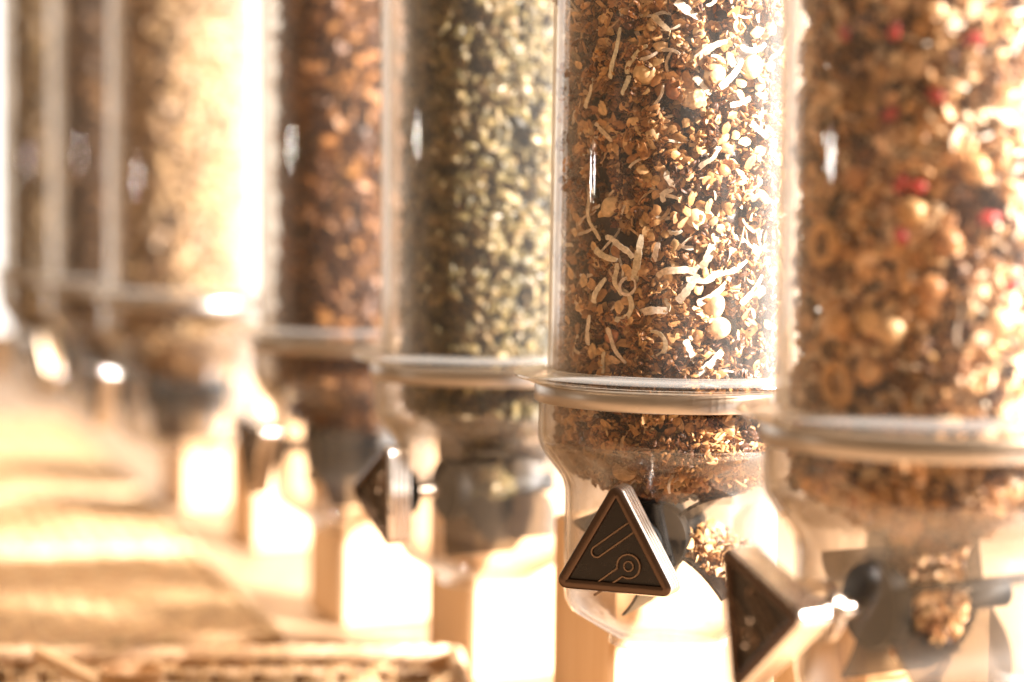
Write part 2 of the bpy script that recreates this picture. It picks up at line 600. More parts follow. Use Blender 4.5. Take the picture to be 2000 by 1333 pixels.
def tri_poly(a, rc, off, n=6):
    """Rounded equilateral triangle, apex up, side a, corner radius rc, grown by off."""
    h = a * math.sqrt(3) / 2
    cs = [(0, h * 2 / 3, 90), (-a / 2, -h / 3, 210), (a / 2, -h / 3, 330)]
    out = []
    for x, y, d in cs:
        l = math.hypot(x, y)
        k = (l - 2 * rc) / l
        for i in range(n + 1):
            t = R(d - 60 + 120 * i / n)
            out.append((x * k + math.cos(t) * (rc + off), y * k + math.sin(t) * (rc + off)))
    return out

TA, TRC = 246, 17
def tri_layers(layers):
    v, f = [], []
    n = None
    for off, z in layers:
        z *= 0.8
        p = tri_poly(TA, TRC, off)
        n = len(p)
        v += [(x * U, y * U, z * U) for x, y in p]
    for k in range(len(layers) - 1):
        for i in range(n):
            j = (i + 1) % n
            f.append((k * n + i, k * n + j, (k + 1) * n + j, (k + 1) * n + i))
    return v, f, n

lay = [(-40, -36), (-6, -36), (-2, -34)]
zc = -33
for g in range(4):
    lay += [(0, zc + 1), (0.6, zc + 4), (0.6, zc + 10), (0, zc + 13)]
    if g < 3: lay += [(-3.2, zc + 14), (-3.2, zc + 16)]
    zc += 16.5
lay += [(-1.5, 35)]
v, f, n = tri_layers(lay)
f.append(tuple(reversed(range(n))))
ME['rim'] = mesh('rim', v, f)
# front frame and recessed panel
v, f, n = tri_layers([(-1.2, 32), (-2.2, 36.5), (-6, 38.5), (-16, 38.5), (-18.5, 37), (-20.5, 29)])
ME['frame'] = mesh('frame', v, f)
v, f, n = tri_layers([(-18, 29.6), (-24, 29.4)])
v = list(v); f = list(f); f.append(tuple(range(n, 2 * n)))
ME['panel'] = mesh('panel', v, f)
# the raised spoon-like emblem: a slanted bar and a ring on a stem
def stadium_outline(p, q, r, rr, z):
    p, q = Vector((*p, z)), Vector((*q, z))
    d = (q - p).normalized(); s = Vector((-d.y, d.x, 0))
    pts = []
    a0 = math.atan2(d.y, d.x)
    for i in range(9):
        t = a0 - math.pi / 2 + math.pi * i / 8
        pts.append(q + Vector((math.cos(t), math.sin(t), 0)) * r)
    for i in range(9):
        t = a0 + math.pi / 2 + math.pi * i / 8
        pts.append(p + Vector((math.cos(t), math.sin(t), 0)) * r)
    pts.append(pts[0].copy())
    return tube([tuple(x * U) for x in pts], rr * U, 6)
spoon = []
cx, cy_, cr_ = 26, -20, 22
d = Vector((-0.80, -0.60)); s = Vector((-d.y, d.x))
c0 = Vector((cx, cy_))
a0 = math.atan2(d.y, d.x)
e0 = c0 + d * 88
pts = [e0 + s * 8]
for i in range(25):
    t = a0 + 0.42 + (2 * math.pi - 0.84) * i / 24
    pts.append(c0 + Vector((math.cos(t), math.sin(t))) * cr_)
pts.append(e0 - s * 8)
spoon.append(tube([(p.x * U, p.y * U, 25.2 * U) for p in pts], 2.6 * U, 6))
spoon.append(tube([(p.x * U, p.y * U, 24.6 * U) for p in [c0 + Vector((math.cos(t), math.sin(t))) * 9 for t in np.linspace(0, 2 * math.pi, 17)]], 2.2 * U, 6))
spoon.append(stadium_outline((-36, 2), (27, 50), 10, 2.6, 25.2))
v, f = merge(spoon)
ME['emblem'] = mesh('emblem', v, f)

# axle: from the hub inside the neck out to the knob (built along local +z, turned later)
v, f = lathe([(0.0001, 0), (17 * U, 0), (17 * U, 238 * U), (25 * U, 240 * U), (25 * U, 250 * U), (34 * U, 252 * U), (34 * U, 270 * U), (0.0001, 270 * U)], 32, False)
ME['axle'] = mesh('axle', v, f)
v, f = lathe([(30 * U, 200 * U), (50 * U, 200 * U), (50 * U, 214 * U), (30 * U, 214 * U)], 40)
ME['bushing'] = mesh('bushing', v, f)
v, f = lathe([(0.0001, -165 * U), (24 * U, -165 * U), (24 * U, 78 * U), (68 * U, 80 * U), (70 * U, 84 * U), (70 * U, 112 * U), (68 * U, 116 * U), (0.0001, 116 * U)], 48, False)
ME['hub'] = mesh('hub', v, f)
def paddle_mesh():
    # flexible vane: starts at the hub, bends near its tip; width along the axle (local z)
    n, v, f = 9, [], []
    for i in range(n):
        u = i / (n - 1)
        r = 22 + 150 * u
        bend = 26 * max(0, u - .35) ** 2 * 3
        hw = 118 * (1 - 0.25 * u ** 3)
        th = 3.2
        for sx, sz in ((-1, -1), (1, -1), (1, 1), (-1, 1)):
            v.append(((bend + sx * th) * U, r * U, (sz * hw - 5) * U))
    for i in range(n - 1):
        for k in range(4):
            m_ = (k + 1) % 4
            f.append((i * 4 + k, i * 4 + m_, i * 4 + 4 + m_, i * 4 + 4 + k))
    f.append((3, 2, 1, 0)); f.append(tuple((n - 1) * 4 + k for k in range(4)))
    return mesh('paddle', v, f)
ME['paddle'] = paddle_mesh()

m, nt, out = new_mat('smoky_vane')
tr = nt.nodes.new('ShaderNodeBsdfTransparent'); tr.inputs[0].default_value = (0.55, 0.52, 0.48, 1)
pb = principled(nt, Roughness=0.4); pb.inputs['Specular IOR Level'].default_value = 0.06; pb.inputs['Base Color'].default_value = (0.005, 0.0045, 0.004, 1)
mx = nt.nodes.new('ShaderNodeMixShader'); mx.inputs[0].default_value = 0.72
ns = nt.nodes.new('ShaderNodeTexNoise'); ns.inputs['Scale'].default_value = 90
mr = nt.nodes.new('ShaderNodeMapRange'); mr.inputs['To Min'].default_value = 0.7; mr.inputs['To Max'].default_value = 1.0
nt.links.new(ns.outputs['Fac'], mr.inputs['Value']); nt.links.new(mr.outputs[0], mx.inputs[0])
nt.links.new(tr.outputs[0], mx.inputs[1]); nt.links.new(pb.outputs[0], mx.inputs[2]); nt.links.new(mx.outputs[0], out.inputs[0])
M_VANE = m
M_VANE_FAR = m.copy(); M_VANE_FAR.name = 'smoky_vane_far'
for n_ in M_VANE_FAR.node_tree.nodes:
    if n_.type == 'MAP_RANGE':
        n_.inputs['To Min'].default_value = 0.18; n_.inputs['To Max'].default_value = 0.42

AX = Matrix(((1, 0, 0, 0), (0, 0, -1, 0), (0, 1, 0, 0), (0, 0, 0, 1)))   # local z (out of the knob) -> dispenser -y
AXLE_Z = -308
for k_, m_ in (('tube', M_TUBE), ('flange', M_FLANGE), ('band', M_BAND), ('hopper', M_HOPPER), ('funnel', M_HOPPER), ('rim', M_CHROME), ('frame', M_KNOB),
               ('panel', M_PANEL), ('emblem', M_EMBLEM), ('axle', M_AXLE), ('bushing', M_RUBBER), ('hub', M_RUBBER), ('paddle', M_VANE)):
    ME[k_].materials.append(m_)
    ME[k_].shade_smooth()
    ME[k_].set_sharp_from_angle(angle=R(38))

def child(name, key, parent, M=None):
    o = bpy.data.objects.new(name, ME[key])
    COL.objects.link(o)
    o.parent = parent
    if M is not None: o.matrix_local = M
    return o

TILT, ROOTS = [0.1, -0.35, 0.65, 0.35, -0.6, 0.2, 0.0], []
def dispenser(x, y, dz, face, knob_roll, vane0, label, reach=262):
    """face: degrees the knob is turned from straight at the camera towards the left."""
    root = empty('food_dispenser', (x, y, FLANGE_Z + dz), R(-face))
    t = TILT[len(ROOTS)]; ROOTS.append(root)
    root.rotation_euler = (Matrix.Rotation(R(t), 3, Vector((0.67, -0.74, 0))) @ Matrix.Rotation(R(-face), 3, 'Z')).to_euler()
    tag(root, label, 'food dispenser', 'row of food dispensers')
    far = abs(y - 1.26) > 0.05
    def thin(o, m):
        if far:
            o.material_slots[0].link = 'OBJECT'
            o.material_slots[0].material = m
    thin(child('tube', 'tube', root), M_TUBE_FAR)
    child('collar', 'flange', root)
    child('steel_band', 'band', root)
    h = child('hopper', 'hopper', root)
    thin(h, M_HOPPER_FAR)
    thin(child('funnel', 'funnel', h), M_HOPPER_FAR)
    T = Matrix.Translation((0, 0, AXLE_Z * U)) @ AX
    w = child('paddle_wheel', 'hub', root, T)
    for k in range(5):
        thin(child('paddle', 'paddle', w, Matrix.Rotation(R(vane0 + 72 * k), 4, 'Z')), M_VANE_FAR)
    child('axle', 'axle', root, T)
    child('bushing', 'bushing', root, T)
    kn = child('knob', 'rim', root, T @ Matrix.Translation((0, 0, reach * U)) @ Matrix.Rotation(R(knob_roll), 4, 'Z'))
    child('face_frame', 'frame', kn); child('recess_panel', 'panel', kn); child('emblem', 'emblem', kn)
    return root

D = [  # x, y, dz, face, knob roll, vane angle, label
    (0.2018, 1.033, 0.0030, 61, -80, 10, 'nearest blurred clear dispenser at right edge holding berry and nut muesli', 312),
    (0.0954, 1.260, 0.0000, 22, 0, 24, 'sharply focused clear dispenser holding coconut granola, triangular knob facing the viewer', 303),
    (-0.0160, 1.487, -0.0060, 61, 92, 30, 'clear dispenser filled with green pumpkin seeds left of the sharp one'),
    (-0.1275, 1.714, -0.0040, 66, 175, 0, 'blurred clear dispenser filled with dark orange brown flakes'),
    (-0.3150, 2.066, 0.0070, 66, 60, 40, 'blurred clear dispenser filled with golden flakes'),
    (-0.4250, 2.330, 0.0070, 66, 20, 10, 'far blurred dispenser with dark brown filling behind the golden one'),
    (-0.5380, 2.570, 0.0070, 66, 60, 50, 'farthest dispenser at the left edge with dark filling'),
]
DISP = [dispenser(*d) for d in D]
for o in DISP[0].children:
    if o.name.startswith('bushing'):
        o.material_slots[0].link = 'OBJECT'; o.material_slots[0].material = M_AXLE

# ------------------------------------------------------------------ wooden posts
POST = [(0.196, 1.12, 'right'), (0.083, 1.375, 'd'), (-0.0075, 1.60, 'c'), (-0.117, 1.80, 'b'), (-0.234, 2.17, 'a'), (-0.345, 2.44, 'z')]
post_labels = ['pale wooden post behind the outlet of the nearest dispenser',
               'pale wooden post below the outlet of the sharply focused dispenser',
               'pale wooden post below the outlet of the pumpkin seed dispenser',
               'pale wooden post below the outlet of the dark orange flakes dispenser',
               'sunlit wooden post below the golden flakes dispenser',
               'sunlit wooden post at the back, below the far dark dispensers']
v, f = bevbox(0.082, 0.082, 0.150, 0.003)
ME['post'] = mesh('post', v, f); ME['post'].materials.append(M_POST)
for (x, y, _), lb in zip(POST, post_labels):
    o = bpy.data.objects.new('wooden_post', ME['post'])
    COL.objects.link(o)
    o.location = (x, y, 0.001); o.rotation_euler = (0, 0, R(26))
    tag(o, lb, 'post', 'wooden posts under the dispensers')

# ------------------------------------------------------------------ wicker baskets
WC = [(0.42, 0.255, 0.125), (0.47, 0.295, 0.15), (0.37, 0.215, 0.10), (0.52, 0.35, 0.20)]
def weave(origin, ud, vd, w, h, row=0.0085, pitch=0.015, amp=0.0028):
    """Plain weave: rows of strands that pass over and under upright stakes."""
    o, ud, vd = Vector(origin), Vector(ud).normalized(), Vector(vd).normalized()
    n = ud.cross(vd).normalized()
    H = Heap()
    nr = max(2, int(h / row)); ns_ = max(2, int(w / pitch))
    I = np.eye(3)
    for r in range(nr):
        y = (r + .5) * h / nr
        pts, sg = [], 1 if r % 2 else -1
        v, f = [], []
        N = ns_ * 3 + 1
        for i in range(N):
            x = w * i / (N - 1)
            z = sg * amp * math.sin(math.pi * x / (w / ns_) + 0.0)
            c = o + ud * x + vd * (y + (rng.random() - .5) * row * .12) + n * z
            for dy, dz in ((-.46, -.0003), (-.25, .0012), (.25, .0012), (.46, -.0003)):
                v.append(tuple(c + vd * (dy * row) + n * dz))
        for i in range(N - 1):
            for k in range(3):
                f.append((i * 4 + k, i * 4 + 4 + k, i * 4 + 5 + k, i * 4 + 1 + k))
        H.add((np.array(v), f), I, (0, 0, 0), var(WC[rng.integers(4)], .16))
    for s in range(ns_ + 1):
        x = w * s / ns_
        p0 = o + ud * x; p1 = p0 + vd * h
        v, f = tube([tuple(p0), tuple(p1)], 0.0014, 5)
        H.add((np.array(v), f), I, (0, 0, 0), var((0.42, 0.25, 0.11), .1))
    return H

def rope(pts, rad, closed=True):
    """Braided rim: two strands wound round one another."""
    H = Heap()
    P = [Vector(p) for p in pts] + ([Vector(pts[0])] if closed else [])
    Q = []
    for a, b in zip(P[:-1], P[1:]):
        k = max(2, int((b - a).length / 0.004))
        Q += [a.lerp(b, i / k) for i in range(k)]
    Q.append(P[-1])
    for ph in (0, 2.094, 4.189):
        pp = []
        for i, q in enumerate(Q):
            t = (Q[min(i + 1, len(Q) - 1)] - Q[max(i - 1, 0)]).normalized()
            s = t.cross(Vector((0, 0, 1))).normalized()
            a = i * 0.62 + ph
            pp.append(tuple(q + (s * math.cos(a) + Vector((0, 0, 1)) * math.sin(a)) * rad * .55))
        v, f = tube(pp, rad * .62, 6)
        H.add((np.array(v), f), np.eye(3), (0, 0, 0), var(WC[3], .08))
    return H

def basket(corner, rot, w, d, h, lid, label):
    """corner: the right-hand corner nearest the camera; extends left and away."""
    nm, ct, gr = ('wicker_mat', 'mat', 'woven mats along the table') if lid else ('wicker_tray', 'tray', None)
    root = empty(nm, (corner[0], corner[1], 0.002), R(rot))
    tag(root, label, ct, gr)
    def add(name, H):
        o = H.build(name, M_WICKER); o.parent = root; o['kind'] = 'stuff'
    e = 0.006
    add('front_weave', weave((-w, 0, 0), (1, 0, 0), (0, 0, 1), w, h))
    add('side_weave', weave((0, 0, 0), (0, 1, 0), (0, 0, 1), d, h))
    add('side_weave', weave((-w, d, 0), (0, -1, 0), (0, 0, 1), d, h))
    add('back_weave', weave((0, d, 0), (-1, 0, 0), (0, 0, 1), w, h))
    add('rim', rope([(0, 0, h), (0, d, h), (-w, d, h), (-w, 0, h)], 0.0058))
    if lid:
        add('top_weave', weave((-w + e, e, h + .002), (1, 0, 0), (0, 1, 0), w - 2 * e, d - 2 * e, 0.0095, 0.017))
    v, f = box(-w + .003, -.003, .003, d - .003, 0.001, 0.004)
    link('base', mesh('base', v, f), M_TABLE, root)
    return root

basket((-0.028, 1.385), 4, 0.50, 0.15, 0.024, False, 'shallow open wicker tray at the bottom edge, nearest the viewer')
basket((-0.178, 1.640), 18, 0.46, 0.405, 0.012, True, 'flat woven wicker mat left of the dark orange flakes dispenser post')
basket((-0.303, 2.045), 18, 0.55, 0.37, 0.012, True, 'flat woven wicker mat beside the post of the golden flakes dispenser')
basket((-0.418, 2.420), 18, 0.65, 0.80, 0.012, True, 'farthest flat woven wicker mat at the left, behind the others')
# pale scoop handle poking out of the near basket
sc = empty('scoop', (-0.318, 1.475, 0.013), 0)
tag(sc, 'pale wooden scoop lying in the near wicker tray at lower left', 'scoop')
v, f = tube([(0.05, -.02, 0.0), (0.02, 0.0, 0.009), (-0.014, 0.02, 0.020)], [0.006, .0058, .0045], 10)
hd = link('handle', mesh('handle', v, f), M_POST, sc)
v, f = lathe([(0.0001, 0), (0.015, 0.002), (0.021, 0.012), (0.023, 0.026), (0.021, 0.026), (0.019, 0.013), (0.0001, 0.004)], 28, False)
bl = link('scoop_bowl', mesh('scoop_bowl', v, f), M_POST, sc)
bl.location = (0.062, -.03, -0.006)

# ------------------------------------------------------------------ fillings
SLIM = [0.95, 1.0, 0.89, 0.89, 0.9, 0.9, 0.9]      # how far each filling stands off its wall
RC = 225 * U            # the pieces lie against the inner wall of the tube

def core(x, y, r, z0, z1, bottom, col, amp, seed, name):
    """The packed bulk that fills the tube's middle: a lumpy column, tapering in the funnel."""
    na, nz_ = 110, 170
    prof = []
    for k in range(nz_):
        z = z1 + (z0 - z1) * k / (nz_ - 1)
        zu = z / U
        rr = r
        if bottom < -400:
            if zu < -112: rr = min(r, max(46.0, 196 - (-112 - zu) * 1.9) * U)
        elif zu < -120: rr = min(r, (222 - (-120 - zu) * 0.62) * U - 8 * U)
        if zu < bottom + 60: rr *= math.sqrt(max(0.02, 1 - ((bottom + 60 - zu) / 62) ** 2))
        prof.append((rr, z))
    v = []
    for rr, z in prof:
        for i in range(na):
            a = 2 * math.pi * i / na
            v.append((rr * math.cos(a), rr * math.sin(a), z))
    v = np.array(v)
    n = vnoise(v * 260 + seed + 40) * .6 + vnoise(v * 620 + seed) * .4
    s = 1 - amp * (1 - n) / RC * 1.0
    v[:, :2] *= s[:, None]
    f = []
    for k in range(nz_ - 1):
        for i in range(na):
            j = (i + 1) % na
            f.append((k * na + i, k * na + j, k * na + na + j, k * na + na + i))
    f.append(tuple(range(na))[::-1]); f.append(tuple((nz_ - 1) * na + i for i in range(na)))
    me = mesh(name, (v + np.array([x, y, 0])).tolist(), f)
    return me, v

def wall_r(zu, bottom):
    """Radius of the filling at height zu (units)."""
    r = 225.0
    if bottom < -400:                 # idle wheel: the fill narrows to a neck over it
        if zu < -120: r = max(62.0, 225 - (-120 - zu) * 1.9)
    elif zu < -128: r = min(r, 225 - (-128 - zu) * 0.40)
    if zu < bottom + 70: r *= math.sqrt(max(0.05, 1 - ((bottom + 70 - zu) / 75) ** 2))
    return r

def scatter(disp_i, n, zlo, zhi, bottom, pieces, heap, arc=(0, 360), tilt=0.7, depth=16, pit=22, seed=0, flat=True):
    """pieces: list of (weight, maker list, colours). Puts n pieces against the wall, deeper where the noise dips."""
    x, y, dz = D[disp_i][:3]
    z0 = FLANGE_Z + dz
    W = np.array([p[0] for p in pieces]); W = W / W.sum()
    kinds = rng.choice(len(pieces), n, p=W)
    for k in kinds:
        zu = zlo + (zhi - zlo) * rng.random()
        a = R(arc[0] + (arc[1] - arc[0]) * rng.random())
        rr = wall_r(zu, bottom) * SLIM[disp_i]
        q = np.array([[math.cos(a) * rr / 38 + seed, math.sin(a) * rr / 38 + seed, zu / 38 + 50]])
        n3 = vnoise(q * 0.62 + 11)[0]
        nn = vnoise(q)[0]
        r = rr - depth * rng.random() ** 1.4 - pit * max(0, 0.52 - nn) * 2.6
        nrm = (math.cos(a), math.sin(a), 0.0 if zu > -128 else -0.4)
        if n3 < 0.4 and rng.random() < 0.4: k = len(pieces) - 1      # clumps keep together
        protos, cols = pieces[k][1], pieces[k][2]
        roll = rng.random() * 6.283
        M = frame(nrm, roll, pieces[k][3] if len(pieces[k]) > 3 else tilt, rng)
        heap.add(protos[rng.integers(len(protos))], M, (x + math.cos(a) * r * U, y + math.sin(a) * r * U, z0 + zu * U), var(cols[rng.integers(len(cols))]) * (0.72 + 0.5 * n3))

mm = 0.001
OATS = [flake((6.4 + 3.6 * rng.random()) * mm, (4.6 + 2.3 * rng.random()) * mm, 1.1 * mm) for _ in range(12)]
SEEDS = [lump(ICO0, ((3.4 + 1.4 * rng.random()) * mm, 1.9 * mm, 1.2 * mm), 0.12) for _ in range(6)]
CRUMB = [lump(ICO0, ((3 + 3 * rng.random()) * mm, (2.5 + 2 * rng.random()) * mm, 2.2 * mm), 0.45) for _ in range(10)]
CLUST = [cluster((7 + 6 * rng.random()) * mm, 11) for _ in range(7)]
SHRED = [shred((10 + 11 * rng.random()) * mm, (1.5 + 1.2 * rng.random()) * mm, 0.5 * mm, (rng.random() - .5) * 3.2, (rng.random() - .5) * .6, (rng.random() - .5) * 2.2) for _ in range(14)]
OATC = [(0.456, 0.240, 0.090), (0.555, 0.322, 0.139), (0.357, 0.167, 0.057), (0.653, 0.425, 0.221)]
SEEDC = [(0.592, 0.367, 0.182), (0.497, 0.263, 0.106), (0.688, 0.490, 0.287)]
BROWN = [(0.127, 0.045, 0.012), (0.207, 0.081, 0.022), (0.286, 0.124, 0.039), (0.088, 0.031, 0.010)]
COCOC = [(0.70, 0.59, 0.46), (0.64, 0.52, 0.38), (0.75, 0.66, 0.55), (0.52, 0.34, 0.19)]

def filling(disp_i, name, col, amp, bottom, label, cat, seed, rin=196, top=820):
    x, y, dz = D[disp_i][:3]
    me, vv = core(x, y, rin * SLIM[disp_i] * U, bottom * U, top * U, bottom, col, amp, seed, name)
    me.transform(Matrix.Translation((0, 0, FLANGE_Z + dz)))
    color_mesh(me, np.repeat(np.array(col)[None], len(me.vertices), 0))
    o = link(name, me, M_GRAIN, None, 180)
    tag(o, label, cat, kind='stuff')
    return o

ARC_D = (150, 390)      # the side that can be seen, with a margin (the camera stands at about 266 degrees)
# --- sharp granola
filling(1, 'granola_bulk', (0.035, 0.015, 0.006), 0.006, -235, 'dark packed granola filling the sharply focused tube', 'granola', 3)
H = Heap()
gp = [(5.4, OATS, OATC, 0.75), (3.6, SEEDS, SEEDC, 0.9), (3.6, CRUMB, BROWN + OATC[:2], 1.5), (2.2, CLUST, BROWN[1:] + [(0.5, .27, .11)], 1.5)]
scatter(1, 13500, -232, 790, -232, gp, H, ARC_D, seed=5, depth=20, pit=70)
scatter(1, 1500, -232, -120, -232, gp, H, (0, 360), seed=5)
scatter(1, 1700, -160, -10, -232, gp, H, ARC_D, seed=8, depth=26, pit=12)
o = H.build('granola_crumbs', M_GRAIN)
tag(o, 'small oat, seed and cluster crumbs of the sharply focused coconut granola', 'granola', kind='stuff')

def wall_pt(disp_i, px_sin, zu, inset=0.0, bottom=-232):
    """A point on the filling: sine of its bearing from the tube's axis as the camera sees it, and its height."""
    x, y, dz = D[disp_i][:3]
    rr = wall_r(zu, bottom) * SLIM[disp_i] - inset
    base = math.atan2(-y, -x)                     # towards the camera
    a = base + math.asin(max(-.985, min(.985, px_sin)))
    return (x + math.cos(a) * rr * U, y + math.sin(a) * rr * U, FLANGE_Z + dz + zu * U), (math.cos(a), math.sin(a), 0)

def dpx(px, py):
    """Photograph reading of the sharp tube -> bearing sine and height."""
    s = (px - 1318 - (735 - py) * -0.012) / 236.0
    fr = math.sqrt(max(0, 1 - s * s))
    zu = (731 + 15 * fr - py) / 1.04
    return s, zu

hz = [proto_mesh('blanched_hazelnut', lump(ICO3, (14.5 * mm, 13 * mm, 12 * mm), 0.10, 1.1), (0.74, 0.50, 0.26), M_NUT, 180),
      proto_mesh('skinned_hazelnut', lump(ICO3, (10.5 * mm, 11.5 * mm, 10 * mm), 0.05, 1.1), (0.34, 0.13, 0.05), M_NUT, 180),
      proto_mesh('teardrop_nut', almond(14 * mm, 11 * mm, 8 * mm), (0.78, 0.57, 0.34), M_NUT, 180),
      proto_mesh('walnut', lump(ICO3, (14 * mm, 12.5 * mm, 10 * mm), 0.28, 3.0), (0.66, 0.42, 0.22), M_GRAIN, 180),
      proto_mesh('almond', almond(11 * mm, 8.5 * mm, 6 * mm), (0.48, 0.19, 0.075), M_NUT, 180),
      proto_mesh('pale_hazelnut', lump(ICO3, (15 * mm, 12.5 * mm, 12 * mm), 0.07, 1.1), (0.76, 0.52, 0.29), M_NUT, 180)]
NUTS = [(1243, 148, 0, 0.3, 'hazelnut', 'large blanched amber hazelnut high in the sharp granola tube', 'nut'),
        (1302, 180, 1, 0.2, 'hazelnut', 'dark brown skinned hazelnut in the sharp granola tube', 'nut'),
        (1262, 272, 2, 1.5, 'nut', 'pale teardrop shaped nut half in the sharp granola tube', 'nut'),
        (1345, 196, 3, 0.6, 'walnut_piece', 'wrinkled walnut piece right of the dark hazelnut', 'nut'),
        (1403, 332, 4, 2.4, 'almond', 'reddish almond near the sunlit side of the sharp granola', 'nut'),
        (1372, 243, 4, 1.2, 'almond', 'reddish almond sliver above the other almond in sharp granola', 'nut'),
        (1393, 593, 5, 1.4, 'hazelnut', 'upper of two pale hazelnuts low on the sunlit side', 'nut'),
        (1402, 636, 5, 0.2, 'hazelnut', 'lower of two pale hazelnuts low on the sunlit side', 'nut'),
        (1122, 338, 2, 2.6, 'nut', 'tan nut in shade at the left wall of the sharp tube', 'nut'),
        (1180, 402, 2, 0.9, 'nut', 'small amber nut in shade left of centre in sharp granola', 'nut'),
        (1380, 150, 0, 1.2, 'hazelnut', 'pale hazelnut on the sunlit side near the top of sharp granola', 'nut'),
        (1352, 425, 2, 0.8, 'almond_half', 'broad pale almond half at mid height of the sharp granola', 'nut'),
        (1455, 130, 5, 0.8, 'hazelnut', 'hazelnut against the brightest right wall of the sharp tube', 'nut'),
        (1190, 655, 4, 0.5, 'almond', 'brown almond in shade near the bottom of the sharp tube', 'nut')]
for px, py, k, roll, nm, lb, ct in NUTS:
    s, zu = dpx(px, py)
    loc, nrm = wall_pt(1, s, zu, 7)
    put(nm, hz[k], frame(nrm, roll, 0.2, rng), loc, lb, ct, 'nuts in the sharp granola')
loc, nrm = wall_pt(1, -0.45, -168, 10)
put('hazelnut', hz[5], frame(nrm, 0.2, 0.2, rng), loc, 'pale hazelnut in the hopper above the triangular knob', 'nut', 'nuts in the sharp granola')

# coconut shreds whose places can be read off the photograph: px, py, length, width, angle, curl, wave
SH = [(1191, 108, 92, 14, 82, .5, .1), (1226, 120, 66, 12, 48, -1.0, .2), (1253, 118, 34, 10, 25, .4, 0), (1364, 108, 80, 22, 35, -.9, 0), (1412, 147, 72, 20, 46, .3, 0),
      (1211, 171, 36, 12, 70, .7, 0), (1356, 172, 42, 18, -45, .2, 0), (1274, 54, 40, 16, -42, .2, 0), (1328, 33, 62, 22, -30, .5, 0), (1154, 270, 58, 14, 84, .2, 0),
      (1172, 261, 40, 13, -42, -.8, 0), (1295, 366, 66, 13, 80, .4, .9), (1376, 309, 52, 13, 45, .4, .2), (1154, 425, 90, 13, -66, .6, .2), (1208, 479, 72, 14, -32, -.7, .2),
      (1181, 498, 52, 18, -20, .5, 0), (1244, 503, 84, 20, 80, .1, 0), (1277, 491, 34, 15, 76, 0, 0), (1379, 491, 62, 20, 66, .2, 0), (1316, 528, 72, 16, 4, -1.2, .2),
      (1274, 605, 54, 18, 6, -.6, 0), (1391, 566, 76, 18, 40, .6, 0), (1462, 560, 70, 17, 46, .2, 0), (1226, 557, 84, 9, 10, 5.8, 0), (1222, 596, 90, 15, 88, 3.4, 0),
      (1289, 668, 78, 13, 100, 3.4, 0), (1151, 644, 56, 15, 80, .3, 0), (1205, 674, 74, 14, -56, .5, .1), (1181, 707, 40, 15, 80, 0, 0), (1385, 704, 64, 18, 40, .2, 0),
      (1349, 683, 48, 16, -62, .2, 0), (1205, 545, 60, 12, -80, .8, .3), (1170, 565, 52, 13, 60, -.6, 0), (1430, 200, 44, 14, 20, .3, 0), (1450, 95, 60, 15, 10, 1.4, 0),
      (1466, 250, 48, 14, -30, .4, 0), (1340, 560, 60, 20, 55, .3, 0), (1370, 540, 66, 18, 12, .8, .2), (1425, 520, 60, 14, 28, .9, 0), (1140, 180, 60, 11, 70, .6, .2)]
for i, (px, py, l, w, ang, curl, wave) in enumerate(SH):
    s, zu = dpx(px, py)
    loc, nrm = wall_pt(1, s, zu, -7 + 6 * rng.random())
    me = proto_mesh('coconut_shred', shred(l * U * 1.06, w * U * 0.80, 0.6 * mm, curl, wave, (rng.random() - .5) * 1.2, 16), var(COCOC[i % 3], .05), M_COCO, 60)
    put('coconut_shred', me, frame(nrm, R(ang), 0.16, rng), loc, 'thin white coconut shred pressed against the wall of the sharp granola tube', 'coconut shred', 'coconut shreds in the sharp granola')
shm = [proto_mesh('coconut_shred', p, var(COCOC[i % 4], .08), M_COCO, 60) for i, p in enumerate(SHRED)]
for i in range(150):
    s = math.sin(R(-80 + 160 * rng.random())); zu = -50 + 790 * rng.random()
    if i > 137: zu = -200 + 80 * rng.random(); s *= .7
    loc, nrm = wall_pt(1, s, zu, 0 + 13 * rng.random())
    put('coconut_shred', shm[rng.integers(14)], frame(nrm, rng.random() * 6.28, 0.5, rng), loc, 'thin white coconut shred pressed against the wall of the sharp granola tube', 'coconut shred', 'coconut shreds in the sharp granola')
oam = [proto_mesh('oat_flake', p, var(OATC[i % 4], .12), M_GRAIN, 60) for i, p in enumerate(OATS)]
for i in range(300):
    s = math.sin(R(-82 + 164 * rng.random())); zu = 4 + 740 * rng.random()
    loc, nrm = wall_pt(1, s, zu, -4 + 9 * rng.random())
    put('oat_flake', oam[rng.integers(12)], frame(nrm, rng.random() * 6.28, 0.55, rng), loc, 'tan rolled oat flake in the sharply focused granola', 'oat flake', 'oat flakes in the sharp granola')
# crumbs caught in the paddle wheel's right-hand pocket
H = Heap()
for i in range(400):
    rr = (45 + 125 * rng.random()) * U
    lift = (4 + 44 * rng.random() ** 1.7) * U
    a = R(-31)
    px_, pz_ = math.cos(a) * rr - math.sin(a) * lift, math.sin(a) * rr + math.cos(a) * lift
    M0 = Matrix.Rotation(R(-22), 3, 'Z')
    p = M0 @ Vector((px_, (-100 + 180 * rng.random()) * U, AXLE_Z * U + pz_))
    k = rng.integers(3)
    pr, cs = ((OATS, OATC), (SEEDS, SEEDC), (CRUMB, BROWN))[k]
    H.add(pr[rng.integers(len(pr))], frame(rng.normal(size=3), 0, 1.5, rng), tuple(p + Vector((D[1][0], D[1][1], FLANGE_Z))), var(cs[rng.integers(len(cs))]))
o = H.build('granola_spill', M_GRAIN)
tag(o, 'granola crumbs caught in the paddle wheel of the sharp dispenser', 'granola', kind='stuff')

